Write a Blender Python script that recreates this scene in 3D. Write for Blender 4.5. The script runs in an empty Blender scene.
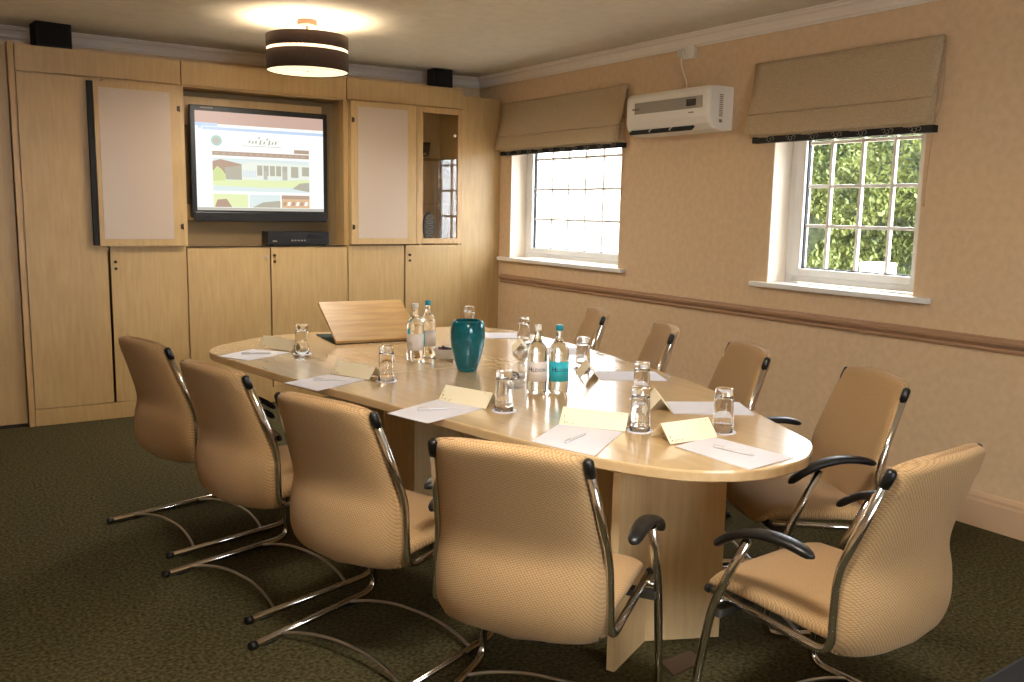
import bpy, bmesh, math, random
from mathutils import Vector, Matrix
random.seed(7)
SC = bpy.context.scene
COL = SC.collection
PI = math.pi

# ------------------------------------------------------------------ camera
cam_data = bpy.data.cameras.new('camera')
cam = bpy.data.objects.new('camera', cam_data); COL.objects.link(cam)
R_ = Vector((0.83479543, -0.55025115, 0.01844586)); U_ = Vector((0.06463339, 0.13121849, 0.98924427)); F_ = Vector((0.54675324, 0.82462438, -0.1451052))
m = Matrix((( R_.x, U_.x, -F_.x, -4.13239), (R_.y, U_.y, -F_.y, -6.42685), (R_.z, U_.z, -F_.z, 1.45), (0, 0, 0, 1)))
cam.matrix_world = m
cam_data.sensor_width = 36; cam_data.lens = 900.58 / 1024 * 36
cam_data.clip_start = 0.05; cam_data.clip_end = 200
SC.camera = cam

# ------------------------------------------------------------------ view, world, sun
SC.view_settings.view_transform = 'Standard'; SC.view_settings.look = 'None'
SC.view_settings.gamma = 1; SC.view_settings.use_curve_mapping = False
SC.view_settings.exposure = 0.24
w = bpy.data.worlds.new('sky'); SC.world = w; w.use_nodes = True
bg = w.node_tree.nodes['Background']; bg.inputs[0].default_value = (0.86, 0.93, 1.0, 1); bg.inputs[1].default_value = 15.0
sun = bpy.data.lights.new('sun', 'SUN'); sun.energy = 8.0; sun.angle = 0.01; sun.color = (1, .95, .86)
so = bpy.data.objects.new('sun', sun); COL.objects.link(so)
so.rotation_euler = Vector((-0.62, -0.25, 0.75)).to_track_quat('Z', 'Y').to_euler()
LAMP1 = (24.0, 24.0)     # watts, ceiling lamp in view
LAMP2 = (38.0, 95.0)     # watts, unseen twin lamp added to light the near chairs

# ------------------------------------------------------------------ materials
def srgb(r, g, b):
    f = lambda c: (c/255/12.92) if c/255 <= .04045 else ((c/255+.055)/1.055)**2.4
    return (f(r), f(g), f(b), 1)
def mat(name, col, rough=.6, metal=0, **kw):
    m = bpy.data.materials.new(name); m.use_nodes = True
    b = m.node_tree.nodes['Principled BSDF']
    b.inputs['Base Color'].default_value = col; b.inputs['Roughness'].default_value = rough; b.inputs['Metallic'].default_value = metal
    for k, v in kw.items():
        k = {'trans': 'Transmission Weight', 'ior': 'IOR', 'spec': 'Specular IOR Level', 'coat': 'Coat Weight', 'sheen': 'Sheen Weight',
             'alpha': 'Alpha', 'es': 'Emission Strength', 'ec': 'Emission Color', 'croug': 'Coat Roughness', 'sss': 'Subsurface Weight'}[k]
        b.inputs[k].default_value = v
    return m
def nodes(m): return m.node_tree.nodes, m.node_tree.links, m.node_tree.nodes['Principled BSDF']
def ramp(N, L, src, stops):
    r = N.new('ShaderNodeValToRGB'); L.new(src, r.inputs[0])
    e = r.color_ramp.elements
    e[0].position, e[0].color = stops[0]; e[1].position, e[1].color = stops[-1]
    for p, c in stops[1:-1]:
        q = e.new(p); q.color = c
    return r
def noise_mat(name, c1, c2, scale=(1, 1, 1), ns=8, detail=4, rough=.6, bump=0, lo=.35, hi=.65, bumpd=.002, **kw):
    m = mat(name, c1, rough, **kw); N, L, b = nodes(m)
    tc = N.new('ShaderNodeTexCoord'); mp = N.new('ShaderNodeMapping'); mp.inputs['Scale'].default_value = scale
    L.new(tc.outputs['Object'], mp.inputs[0])
    n = N.new('ShaderNodeTexNoise'); n.inputs['Scale'].default_value = ns; n.inputs['Detail'].default_value = detail
    L.new(mp.outputs[0], n.inputs['Vector'])
    r = ramp(N, L, n.outputs['Fac'], [(lo, c1), (hi, c2)]); L.new(r.outputs[0], b.inputs['Base Color'])
    if bump:
        bp = N.new('ShaderNodeBump'); bp.inputs['Strength'].default_value = bump; bp.inputs['Distance'].default_value = bumpd
        L.new(n.outputs['Fac'], bp.inputs['Height']); L.new(bp.outputs[0], b.inputs['Normal'])
    return m
def wood(name, c1, c2, scale, rough=.45, **kw):
    m = noise_mat(name, c1, c2, scale, 5, 6, rough, 0, .3, .7, **kw)
    N, L, b = nodes(m)
    tc = [n for n in N if n.type == 'TEX_COORD'][0]
    n2 = N.new('ShaderNodeTexNoise'); n2.inputs['Scale'].default_value = 3.0; n2.inputs['Detail'].default_value = 3
    L.new(tc.outputs['Object'], n2.inputs['Vector'])
    mx = N.new('ShaderNodeMix'); mx.data_type = 'RGBA'; mx.blend_type = 'MULTIPLY'; mx.inputs[0].default_value = .55
    r2 = ramp(N, L, n2.outputs['Fac'], [(.3, (.88, .85, .81, 1)), (.65, (1, 1, 1, 1))])
    src = b.inputs['Base Color'].links[0].from_socket
    L.new(src, mx.inputs[6]); L.new(r2.outputs[0], mx.inputs[7]); L.new(mx.outputs[2], b.inputs['Base Color'])
    return m
M = {}
WA, WB = srgb(196, 164, 112), srgb(183, 150, 98)
M['wood_v'] = wood('maple_vertical', WA, WB, (9, 9, .9), .42)
M['wood_h'] = wood('maple_horizontal', srgb(194, 162, 110), srgb(182, 149, 96), (9, 9, .9), .42)
M['wood_t'] = wood('maple_table', srgb(226, 196, 150), srgb(214, 182, 134), (7, .8, 7), .24, coat=1.0, croug=.15)
M['wood_leg'] = wood('maple_leg', srgb(226, 196, 146), srgb(214, 182, 132), (9, 9, .9), .45)
M['wood_lec'] = wood('maple_lectern', srgb(206, 168, 112), srgb(180, 142, 90), (.9, 8, 8), .45)
M['edge'] = noise_mat('maple_edge', srgb(196, 158, 104), srgb(178, 142, 92), (8, 8, 1), 6, rough=.4)
M['gap'] = mat('dark_gap', srgb(40, 28, 18), .8)
M['wall'] = noise_mat('wall_paint', srgb(228, 199, 161), srgb(221, 191, 152), ns=26, rough=.8, bump=.25)
M['trimw'] = mat('wall_trim_paint', srgb(204, 168, 136), .45)
M['dado'] = mat('dado_paint', srgb(172, 136, 106), .45)
M['base'] = mat('skirting_paint', srgb(212, 178, 144), .45)
M['crown'] = mat('cornice_paint', srgb(244, 234, 222), .6)
M['ceil'] = noise_mat('ceiling_paint', srgb(226, 218, 200), srgb(218, 210, 192), ns=14, rough=.9, bump=.2)
M['upvc'] = mat('white_window_frame', srgb(240, 238, 232), .3)
M['reveal'] = mat('white_reveal', srgb(244, 230, 212), .6)
M['black'] = mat('black_plastic', srgb(16, 15, 15), .38)
M['blackm'] = mat('black_matt', srgb(9, 9, 9), .7)
M['chrome'] = mat('chrome', (.62, .60, .58, 1), .13, 1)
M['steel'] = mat('brushed_steel', (.55, .53, .50, 1), .3, 1)
M['white'] = mat('white_plastic', srgb(236, 230, 218), .35)
M['grey'] = mat('grey_panel', srgb(150, 142, 126), .4)
M['board'] = mat('whiteboard', srgb(190, 170, 150), .3)
M['paper'] = noise_mat('paper', srgb(236, 234, 240), srgb(230, 228, 236), ns=4, rough=.8)
M['card'] = noise_mat('cream_card', srgb(252, 242, 212), srgb(250, 238, 204), ns=5, rough=.7)
M['ink'] = mat('ink', srgb(70, 60, 60), .6)
M['tan'] = mat('tan_print', srgb(150, 128, 96), .6)
M['knob_dark'] = mat('dark_lock_metal', srgb(60, 46, 34), .4, .5)
M['brass'] = mat('bronze_rose', srgb(62, 40, 24), .6, .1)
M['green'] = noise_mat('green_baize', srgb(34, 58, 44), srgb(26, 48, 36), ns=60, rough=.9)
M['floorplate'] = mat('floor_plate', srgb(96, 80, 64), .35, .5)

# carpet
m = M['carpet'] = noise_mat('carpet', srgb(46, 43, 26), srgb(92, 84, 56), ns=75, detail=5, rough=.95, bump=.6, lo=.34, hi=.68, bumpd=.004)
N, L, b = nodes(m); b.inputs['Specular IOR Level'].default_value = .1
# chair fabric: woven dots
def fabric(name, scale, rot=(0, 0, 0)):
    m = mat(name, srgb(190, 152, 108), .9, sheen=.1); N, L, b = nodes(m)
    b.inputs['Specular IOR Level'].default_value = .15
    tc = N.new('ShaderNodeTexCoord'); vo = N.new('ShaderNodeTexVoronoi'); vo.inputs['Scale'].default_value = 165; vo.inputs['Randomness'].default_value = .12
    mp = N.new('ShaderNodeMapping'); mp.inputs['Scale'].default_value = scale; mp.inputs['Rotation'].default_value = rot
    L.new(tc.outputs['Object'], mp.inputs[0]); L.new(mp.outputs[0], vo.inputs['Vector'])
    r = ramp(N, L, vo.outputs['Distance'], [(.15, srgb(190, 157, 114)), (.75, srgb(138, 107, 71))]); L.new(r.outputs[0], b.inputs['Base Color'])
    bp = N.new('ShaderNodeBump'); bp.inputs['Strength'].default_value = .18; bp.inputs['Distance'].default_value = .002; bp.invert = True
    L.new(vo.outputs['Distance'], bp.inputs['Height']); L.new(bp.outputs[0], b.inputs['Normal'])
    return m
M['fabric'] = fabric('chair_back_fabric', (0, .8, 1.1), (.5, 0, 0)); M['fabric_s'] = fabric('chair_seat_fabric', (.9, 1, 0), (0, 0, .5))
# blind fabric
M['blind'] = noise_mat('blind_linen', srgb(200, 180, 148), srgb(178, 156, 122), (3, 3, 30), 22, rough=.9, bump=.2)
M['blindtrim'] = mat('blind_black_trim', srgb(18, 16, 16), .7)
M['swirl'] = mat('blind_trim_thread', srgb(160, 150, 134), .7)
# glass
def facing(N, L):
    lw = N.new('ShaderNodeLayerWeight'); lw.inputs[0].default_value = .5
    p = N.new('ShaderNodeMath'); p.operation = 'POWER'; p.inputs[1].default_value = 4; L.new(lw.outputs['Facing'], p.inputs[0])
    q = N.new('ShaderNodeMath'); q.operation = 'MULTIPLY_ADD'; q.inputs[1].default_value = .6; q.inputs[2].default_value = .035; L.new(p.outputs[0], q.inputs[0])
    return q
def glassmat(name, col=(1, 1, 1, 1), rough=0.0, ior=1.45):
    m = bpy.data.materials.new(name); m.use_nodes = True; N = m.node_tree.nodes; L = m.node_tree.links
    b = N['Principled BSDF']; b.inputs['Base Color'].default_value = col; b.inputs['Roughness'].default_value = rough
    b.inputs['Transmission Weight'].default_value = 1; b.inputs['IOR'].default_value = ior
    return m
M['glass'] = glassmat('clear_glass', (.99, .99, .98, 1))
M['water'] = glassmat('bottle_glass', (.96, .985, .97, 1), 0, 1.36)
M['teal'] = mat('teal_glass', (.0, .27, .34, 1), .06, trans=.7, ior=1.5)
m = M['pane'] = bpy.data.materials.new('window_pane'); m.use_nodes = True; N = m.node_tree.nodes; L = m.node_tree.links
N.remove(N['Principled BSDF']); tr = N.new('ShaderNodeBsdfTransparent'); gl = N.new('ShaderNodeBsdfGlossy'); gl.inputs['Roughness'].default_value = .02
fr = facing(N, L); mx = N.new('ShaderNodeMixShader')
L.new(fr.outputs[0], mx.inputs[0]); L.new(tr.outputs[0], mx.inputs[1]); L.new(gl.outputs[0], mx.inputs[2]); L.new(mx.outputs[0], N['Material Output'].inputs[0])
M['bowlglass'] = M['pane'].copy(); M['bowlglass'].name = 'thin_bowl_glass'; M['bowlglass'].node_tree.nodes['Transparent BSDF'].inputs[0].default_value = (.93, .93, .93, 1)
m = M['pane_smoke'] = bpy.data.materials.new('cabinet_pane'); m.use_nodes = True; N = m.node_tree.nodes; L = m.node_tree.links
N.remove(N['Principled BSDF']); tr = N.new('ShaderNodeBsdfTransparent'); tr.inputs[0].default_value = (.95, .94, .90, 1)
gl = N.new('ShaderNodeBsdfGlossy'); gl.inputs['Roughness'].default_value = .02
fr = facing(N, L); mx = N.new('ShaderNodeMixShader')
L.new(fr.outputs[0], mx.inputs[0]); L.new(tr.outputs[0], mx.inputs[1]); L.new(gl.outputs[0], mx.inputs[2]); L.new(mx.outputs[0], N['Material Output'].inputs[0])
# lamp
M['shade_out'] = noise_mat('dark_brown_shade', srgb(50, 28, 18), srgb(40, 22, 14), (1, 1, 1), 40, rough=.8)
def emis(name, col, s):
    return mat(name, col, .5, ec=col, es=s)
M['diff'] = emis('lamp_diffuser', (1, .80, .50, 1), 1.15)
M['slot'] = emis('lamp_slot', (1, .90, .72, 1), 1.3)
M['bulb'] = emis('lamp_bulb', (1, .74, .42, 1), 8)
# screen colours
def scr(name, r, g, b, s=.95):
    m = bpy.data.materials.new('screen_' + name); m.use_nodes = True
    B = m.node_tree.nodes['Principled BSDF']; B.inputs['Base Color'].default_value = (.01, .01, .01, 1); B.inputs['Roughness'].default_value = .4
    B.inputs['Emission Color'].default_value = srgb(r, g, b); B.inputs['Emission Strength'].default_value = s
    return m

# ------------------------------------------------------------------ mesh helpers
class MB:
    def __init__(s): s.bm = bmesh.new(); s.mi = 0
    def _mark(s, faces):
        for f in faces: f.material_index = s.mi; f.smooth = getattr(s, 'sm', False)
    def box(s, x0, x1, y0, y1, z0, z1, bev=0, mi=None, rot=None, seg=2):
        if mi is not None: s.mi = mi
        t = bmesh.new(); bmesh.ops.create_cube(t, size=1)
        for v in t.verts: v.co = Vector((x0+(v.co.x+.5)*(x1-x0), y0+(v.co.y+.5)*(y1-y0), z0+(v.co.z+.5)*(z1-z0)))
        if bev: bmesh.ops.bevel(t, geom=t.edges[:], offset=bev, segments=seg, affect='EDGES', profile=.6)
        s.merge(t, rot); return s
    def merge(s, t, mtx=None):
        if mtx: bmesh.ops.transform(t, matrix=mtx, verts=t.verts[:])
        vm = {v: s.bm.verts.new(v.co) for v in t.verts}
        for f in t.faces:
            try:
                nf = s.bm.faces.new([vm[v] for v in f.verts]); nf.material_index = s.mi; nf.smooth = f.smooth
            except ValueError: pass
        t.free()
    def loops(s, rows, cap=True, closed=True, smooth=True):
        vs = [[s.bm.verts.new(p) for p in r] for r in rows]
        n = len(vs[0])
        for a, b in zip(vs, vs[1:]):
            for i in range(n if closed else n-1):
                j = (i+1) % n
                f = s.bm.faces.new((a[i], a[j], b[j], b[i])); f.material_index = s.mi; f.smooth = smooth
        if cap and closed:
            for r, rev in ((vs[0], True), (vs[-1], False)):
                f = s.bm.faces.new(list(reversed(r)) if rev else r); f.material_index = s.mi; f.smooth = False
        return s
    def tube(s, pts, r, n=10, smooth_path=0, flat=1.0):
        P = [Vector(p) for p in pts]
        if smooth_path: P = catmull(P, smooth_path)
        rows = []; prev = None
        for i, p in enumerate(P):
            d = (P[min(i+1, len(P)-1)] - P[max(i-1, 0)]).normalized()
            if prev is None:
                a = Vector((0, 0, 1)) if abs(d.z) < .9 else Vector((0, 1, 0))
                e1 = d.cross(a).normalized()
            else: e1 = (prev - d*prev.dot(d)).normalized()
            prev = e1; e2 = d.cross(e1)
            rr = r(i/(len(P)-1)) if callable(r) else r
            rows.append([p + e1*rr*math.cos(t) + e2*rr*flat*math.sin(t) for t in [2*PI*k/n for k in range(n)]])
        return s.loops(rows)
    def lathe(s, prof, n=32, c=(0, 0, 0), cap=False):
        rows = [[Vector((c[0]+r*math.cos(2*PI*k/n), c[1]+r*math.sin(2*PI*k/n), c[2]+z)) for k in range(n)] for r, z in prof]
        return s.loops(rows, cap=cap)
    def prism(s, poly, a0, a1, axis='z', smooth=False):
        def mk(p, a): return {'z': (p[0], p[1], a), 'y': (p[0], a, p[1]), 'x': (a, p[0], p[1])}[axis]
        return s.loops([[Vector(mk(p, a0)) for p in poly], [Vector(mk(p, a1)) for p in poly]], smooth=smooth)
    def quad(s, *p):
        f = s.bm.faces.new([s.bm.verts.new(q) for q in p]); f.material_index = s.mi; return s
    def build(s, name, mats, parent=None, loc=None, rotz=0, recalc=True):
        if recalc: bmesh.ops.recalc_face_normals(s.bm, faces=s.bm.faces[:])
        me = bpy.data.meshes.new(name); s.bm.to_mesh(me); s.bm.free()
        for q in (mats if isinstance(mats, (list, tuple)) else [mats]): me.materials.append(q)
        o = bpy.data.objects.new(name, me); COL.objects.link(o)
        if parent: o.parent = parent
        if loc: o.location = loc
        if rotz: o.rotation_euler = (0, 0, rotz)
        return o
def catmull(P, k):
    Q = [P[0]*2-P[1]] + P + [P[-1]*2-P[-2]]; out = []
    for i in range(1, len(Q)-2):
        for j in range(k):
            t = j/k; a, b, c, d = Q[i-1:i+3]
            out.append(.5*((2*b)+(c-a)*t+(2*a-5*b+4*c-d)*t*t+(3*b-a-3*c+d)*t**3))
    out.append(P[-1]); return out
def fillet(pts, r, k=5):
    P = [Vector(p) for p in pts]; out = [P[0]]
    rr = r if isinstance(r, (list, tuple)) else [r]*(len(P)-2)
    for i in range(1, len(P)-1):
        a = (P[i-1]-P[i]); b = (P[i+1]-P[i]); q = min(rr[i-1], a.length*.49, b.length*.49)
        A = P[i]+a.normalized()*q; B = P[i]+b.normalized()*q
        for j in range(k+1):
            t = j/k; out.append(A*(1-t)**2 + P[i]*2*t*(1-t) + B*t*t)
    out.append(P[-1]); return out
def thing(name, label, cat, loc=(0, 0, 0), rotz=0, group=None):
    o = bpy.data.objects.new(name, None); COL.objects.link(o); o.empty_display_size = .05
    o.location = loc; o.rotation_euler = (0, 0, rotz); return tag(o, label, cat, group)
def tag(o, label, cat, group=None, kind=None):
    o['label'] = label; o['category'] = cat
    if group: o['group'] = group
    if kind: o['kind'] = kind
    return o
def struct(o): o['kind'] = 'structure'; return o
def copy_tree(o, parent=None):
    c = o.copy(); COL.objects.link(c)
    if parent: c.parent = parent
    for ch in [q for q in bpy.data.objects if q.parent == o]: copy_tree(ch, c)
    return c

# ------------------------------------------------------------------ room
X0, Y1, Y0, CZ = -5.7, .37, -8.4, 2.54
struct(MB().box(X0-.2, 0.3, Y0-.2, Y1+.2, -.1, 0).build('floor', M['carpet']))
struct(MB().box(X0-.2, 0.3, Y0-.2, Y1+.2, CZ, CZ+.15).build('ceiling', M['ceil']))
struct(MB().box(X0, 0, Y1, Y1+.2, 0, CZ).build('wall_back', M['wall']))
struct(MB().box(X0-.2, X0, Y0-.2, Y1+.2, 0, CZ).build('wall_left', M['wall']))
W3 = (-3.9, -2.1, .95, 2.05)    # unseen window added behind the camera to light the chair backs: x0, x1, z0, z1
mb = MB().box(X0, W3[0], Y0-.2, Y0, 0, CZ).box(W3[1], 0, Y0-.2, Y0, 0, CZ).box(W3[0], W3[1], Y0-.2, Y0, 0, W3[2]).box(W3[0], W3[1], Y0-.2, Y0, W3[3], CZ)
struct(mb.build('wall_front', M['wall']))
w3 = struct(bpy.data.objects.new('window_3', None)); COL.objects.link(w3); w3.location = ((W3[0]+W3[1])/2, Y0, W3[2])
for a_, b_, c_, d_ in ((W3[0], W3[0]+.07, W3[2], W3[3]), (W3[1]-.07, W3[1], W3[2], W3[3]), (W3[0]+.07, W3[1]-.07, W3[2], W3[2]+.07), (W3[0]+.07, W3[1]-.07, W3[3]-.07, W3[3]), (-3.03, -2.97, W3[2]+.07, W3[3]-.07)):
    MB().box(a_, b_, Y0-.15, Y0-.09, c_, d_, .004).build('window_frame', M['upvc'], w3, loc=-w3.location)
MB().box(W3[0]+.07, W3[1]-.07, Y0-.122, Y0-.118, W3[2]+.07, W3[3]-.07).build('pane', M['pane'], w3, loc=-w3.location)
MB().box(W3[0]-.06, W3[1]+.06, Y0-.02, Y0+.05, W3[2]-.03, W3[2], .004).build('window_sill', M['upvc'], w3, loc=-w3.location)
W1 = (-1.53, -.135, 1.045, 2.02); W2 = (-3.80, -2.867, 1.05, 2.02)   # window openings y0,y1,z0,z1
mb = MB(); D = .28
mb.box(0, D, Y0-.2, W2[0], 0, CZ).box(0, D, W2[1], W1[0], 0, CZ).box(0, D, W1[1], Y1+.2, 0, CZ)
for W in (W1, W2): mb.box(0, D, W[0], W[1], 0, W[2]).box(0, D, W[0], W[1], W[3], CZ)
struct(mb.build('wall_right', M['wall']))
# outer wall leaf so that no light leaks at the roof line
def window(n, W, muntin_y, muntin_z, gy, sillspan, casement=True):
    y0, y1, z0, z1 = W
    root = struct(bpy.data.objects.new('window_%d' % n, None)); COL.objects.link(root); root.location = (0, (y0+y1)/2, z0)
    L0 = lambda mb, name, mt: mb.build(name, mt, root, loc=(0, -(y0+y1)/2, -z0))
    # reveal lining
    mb = MB(); t = .006
    mb.box(.001, D, y0, y0+t, z0, z1).box(.001, D, y1-t, y1, z0, z1).box(.001, D, y0, y1, z1-t, z1); L0(mb, 'reveal', M['reveal'])
    # outer frame
    a = .15; mb = MB(); fw = .05
    mb.box(a, a+.07, y0+t, y0+t+fw, z0, z1-t, .004).box(a, a+.07, y1-t-fw, y1-t, z0, z1-t, .004)
    mb.box(a, a+.07, y0+t+fw, y1-t-fw, z1-t-fw, z1-t, .004).box(a, a+.07, y0+t+fw, y1-t-fw, z0+.01, z0+.01+.035, .004)
    L0(mb, 'window_frame', M['upvc'])
    # casement frame
    c0, c1 = y0+t+fw, y1-t-fw; zb, zt = z0+.047, z1-t-fw
    mb = MB(); cw = .058
    mb.box(a-.012, a+.05, c0, c0+cw, zb, zt, .005).box(a-.012, a+.05, c1-cw, c1, zb, zt, .005)
    mb.box(a-.012, a+.05, c0+cw, c1-cw, zb, zb+cw-.014, .005).box(a-.012, a+.05, c0+cw, c1-cw, zt-cw, zt, .005)
    L0(mb, 'casement', M['upvc'])
    mb = MB()   # dark gasket
    g0, g1, h0, h1 = c0+cw, c1-cw, zb+cw-.014, zt-cw
    mb.box(a+.008, a+.03, g0, g0+.006, h0, h1).box(a+.008, a+.03, g1-.006, g1, h0, h1).box(a+.008, a+.03, g0, g1, h0, h0+.006)
    L0(mb, 'gasket', M['blackm'])
    mb = MB()
    for y in muntin_y: mb.box(a+.012, a+.034, y-.0095, y+.0095, h0, h1, .003)
    for z in muntin_z: mb.box(a+.0125, a+.0335, g0, g1, z-.009, z+.009, .003)
    L0(mb, 'glazing_bar', M['upvc'])
    mb = MB(); mb.box(a+.021, a+.025, g0, g1, h0, h1); L0(mb, 'pane', M['pane'])
    # sill board
    mb = MB(); mb.box(-.055, .15, sillspan[0], sillspan[1], z0-.022, z0+.008, .005) if False else None
    mb.box(-.045, .0, sillspan[0], sillspan[1], z0-.022, z0+.006, .005); mb.box(-.004, .16, y0+.002, y1-.002, z0-.02, z0+.006)
    L0(mb, 'window_sill', M['upvc'])
    return root
window(1, W1, [-.49, -.705, -.92, -1.135, -1.35], [1.37, 1.61, 1.85], 0, (-1.61, .0))
window(2, W2, [-3.136, -3.332, -3.524], [1.385, 1.608, 1.85], 0, (-3.90, -2.77))
# dado rail, skirting, crown
def rail(name, prof, y0, y1, mt, x=0):
    mb = MB(); mb.loops([[Vector((x-p, y, z)) for p, z in prof] for y in (y0, y1)], smooth=False)
    return struct(mb.build(name, mt))
dz = .837
rail('trim_1', [(0, dz), (.012, dz), (.016, dz+.012), (.010, dz+.020), (.018, dz+.030), (.028, dz+.040), (.028, dz+.052), (.016, dz+.058), (.012, dz+.068), (0, dz+.070)], Y0, -.012, M['dado'])
bp_ = [(0, 0), (.018, 0), (.018, .125), (.014, .135), (.014, .150), (.006, .165), (0, .168)]
rail('baseboard_right', bp_, Y0, -.012, M['base'])
cp = [(0, CZ-.075), (.006, CZ-.075), (.010, CZ-.066), (.018, CZ-.062), (.026, CZ-.045), (.045, CZ-.026), (.066, CZ-.018), (.070, CZ-.010), (.084, CZ-.008), (.088, CZ), (0, CZ)]
rail('trim_2', cp, Y0, Y1, M['crown'])
mb = MB(); mb.loops([[Vector((x, Y1-p, z)) for p, z in cp] for x in (X0, 0)], smooth=False); struct(mb.build('trim_3', M['crown']))
mb = MB(); mb.loops([[Vector((X0+p, y, z)) for p, z in cp] for y in (Y0, Y1)], smooth=False); struct(mb.build('trim_4', M['crown']))
mb = MB(); mb.loops([[Vector((X0+p, y, z)) for p, z in bp_] for y in (Y0, 0)], smooth=False); struct(mb.build('baseboard_left', M['base']))
mb = MB(); mb.loops([[Vector((x, Y0+p, z)) for p, z in bp_] for x in (X0, 0)], smooth=False); struct(mb.build('baseboard_front', M['base']))

# ------------------------------------------------------------------ outdoors
struct(MB().box(.3, 40, -30, 50, -.4, -.3).build('ground', noise_mat('outdoor_paving', srgb(150, 138, 122), srgb(120, 108, 92), ns=3, rough=.9)))
# white rendered building opposite window 1
t = thing('outbuilding', 'sunlit white rendered building seen through the window nearer the cabinets', 'building', (8, 12.9, -.3))
MB().box(0, 4, -3.9, 6, 0, 5.2).build('wall', noise_mat('white_render', srgb(245, 240, 235), srgb(235, 230, 225), ns=6, rough=.9), t)
MB().prism([(-.4, 5.2), (4.4, 5.2), (2, 7)], -3.9, 6.3, 'y').build('roof', mat('grey_roof', srgb(150, 140, 135), .8), t)
# hedge of leaves
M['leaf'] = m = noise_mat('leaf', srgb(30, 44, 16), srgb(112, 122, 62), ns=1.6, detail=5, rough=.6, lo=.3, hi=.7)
t = thing('hedge', 'tall sunlit green hedge seen through the window by the air conditioner', 'hedge', (11, 3.0, -.3))
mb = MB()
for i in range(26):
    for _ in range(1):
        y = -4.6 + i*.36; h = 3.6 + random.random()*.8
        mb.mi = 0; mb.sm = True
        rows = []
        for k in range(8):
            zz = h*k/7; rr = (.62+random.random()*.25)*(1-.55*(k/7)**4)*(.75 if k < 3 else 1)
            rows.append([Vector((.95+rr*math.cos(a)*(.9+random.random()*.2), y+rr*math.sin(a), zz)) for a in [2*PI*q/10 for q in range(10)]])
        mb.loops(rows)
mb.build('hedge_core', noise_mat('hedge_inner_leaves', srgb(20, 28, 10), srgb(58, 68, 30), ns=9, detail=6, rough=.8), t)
mb = MB()
for i in range(42000):
    y = random.uniform(-4.8, 4.8); z = random.uniform(.25, 4.4); x = -.35 + .25*math.sin(y*2.1+z) + .2*math.sin(z*3.3+y*1.3) + random.uniform(-.12, .35) + max(0, z-3.6)*.6 + (.55 if z < 1.55+.2*math.sin(y*3) else 0)
    c = Vector((x, y, z)); a = Vector([random.gauss(0, 1) for _ in range(3)]).normalized(); b_ = a.cross(Vector((random.random(), random.random(), 1))).normalized()
    s = random.uniform(.035, .075)
    mb.quad(c-a*s, c+b_*s*.45, c+a*s, c-b_*s*.45)
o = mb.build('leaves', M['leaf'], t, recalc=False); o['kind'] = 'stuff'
mb = MB().box(-.9, -.5, -5, 5, 0, .55, .03)
mb.build('brick_kerb', noise_mat('reddish_brick', srgb(170, 110, 84), srgb(140, 88, 66), ns=12, rough=.9), t)
# outdoor condenser unit
t = thing('condenser_unit', 'white boxy outdoor condenser unit outside the window by the air conditioner', 'condenser', (6, .63, -.3))
MB().box(0, .3, -.17, .17, .70, 1.16, .015).build('casing', M['white'], t)
mb = MB(); mb.tube([(-.012, .02+.12*math.cos(a), .93+.12*math.sin(a)) for a in [2*PI*k/24 for k in range(25)]], .008, 6)
for k in range(6): mb.tube([(-.012, .02, .93), (-.012, .02+.12*math.cos(k*PI/3), .93+.12*math.sin(k*PI/3))], .005, 5)
mb.build('fan_grille', M['grey'], t)
for y in (-.15, .09): MB().box(.02, .28, y, y+.06, 0, .70).build('stand', M['grey'], t)

# ------------------------------------------------------------------ cabinets  (front plane y=0)
YB = Y1-.01
def lock(parent, x, z, turned=False):
    q = Matrix.Rotation(PI/2, 4, 'X')
    for nm, r1, r2, dp, zz in (('knob', .011, .009, .014, z), ('lock', .010, .010, .008, z-.045)):
        mb = MB(); t = bmesh.new(); bmesh.ops.create_cone(t, cap_ends=True, segments=16, radius1=r1, radius2=r2, depth=dp); mb.merge(t, Matrix.Translation((x, -dp/2, zz)) @ q); mb.build(nm, M['knob_dark'], parent)
def knob(parent, x, z, mt='steel', y=-.01):
    mb = MB(); q = Matrix.Rotation(PI/2, 4, 'X')
    t = bmesh.new(); bmesh.ops.create_cone(t, cap_ends=True, segments=16, radius1=.006, radius2=.012, depth=.022); mb.merge(t, Matrix.Translation((x, y, z)) @ q)
    return mb.build('knob', M[mt], parent)
def hinge(parent, x, z, s=1):
    mb = MB().box(min(x, x+s*.016), max(x, x+s*.016), -.0500, -.045, z-.016, z+.016, .001); mb.tube([(x, -.047, z-.02), (x, -.047, z+.02)], .004, 8)
    return mb.build('hinge', M['knob_dark'], parent)
def door(parent, x0, x1, z0, z1, y=0, th=.019):
    return MB().box(x0+.005, x1-.005, y, y+th, z0+.004, z1-.004, .0012, seg=1).build('door', M['wood_v'], parent)
H = 2.392; HC = 2.228; ZC = 1.150
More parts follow.
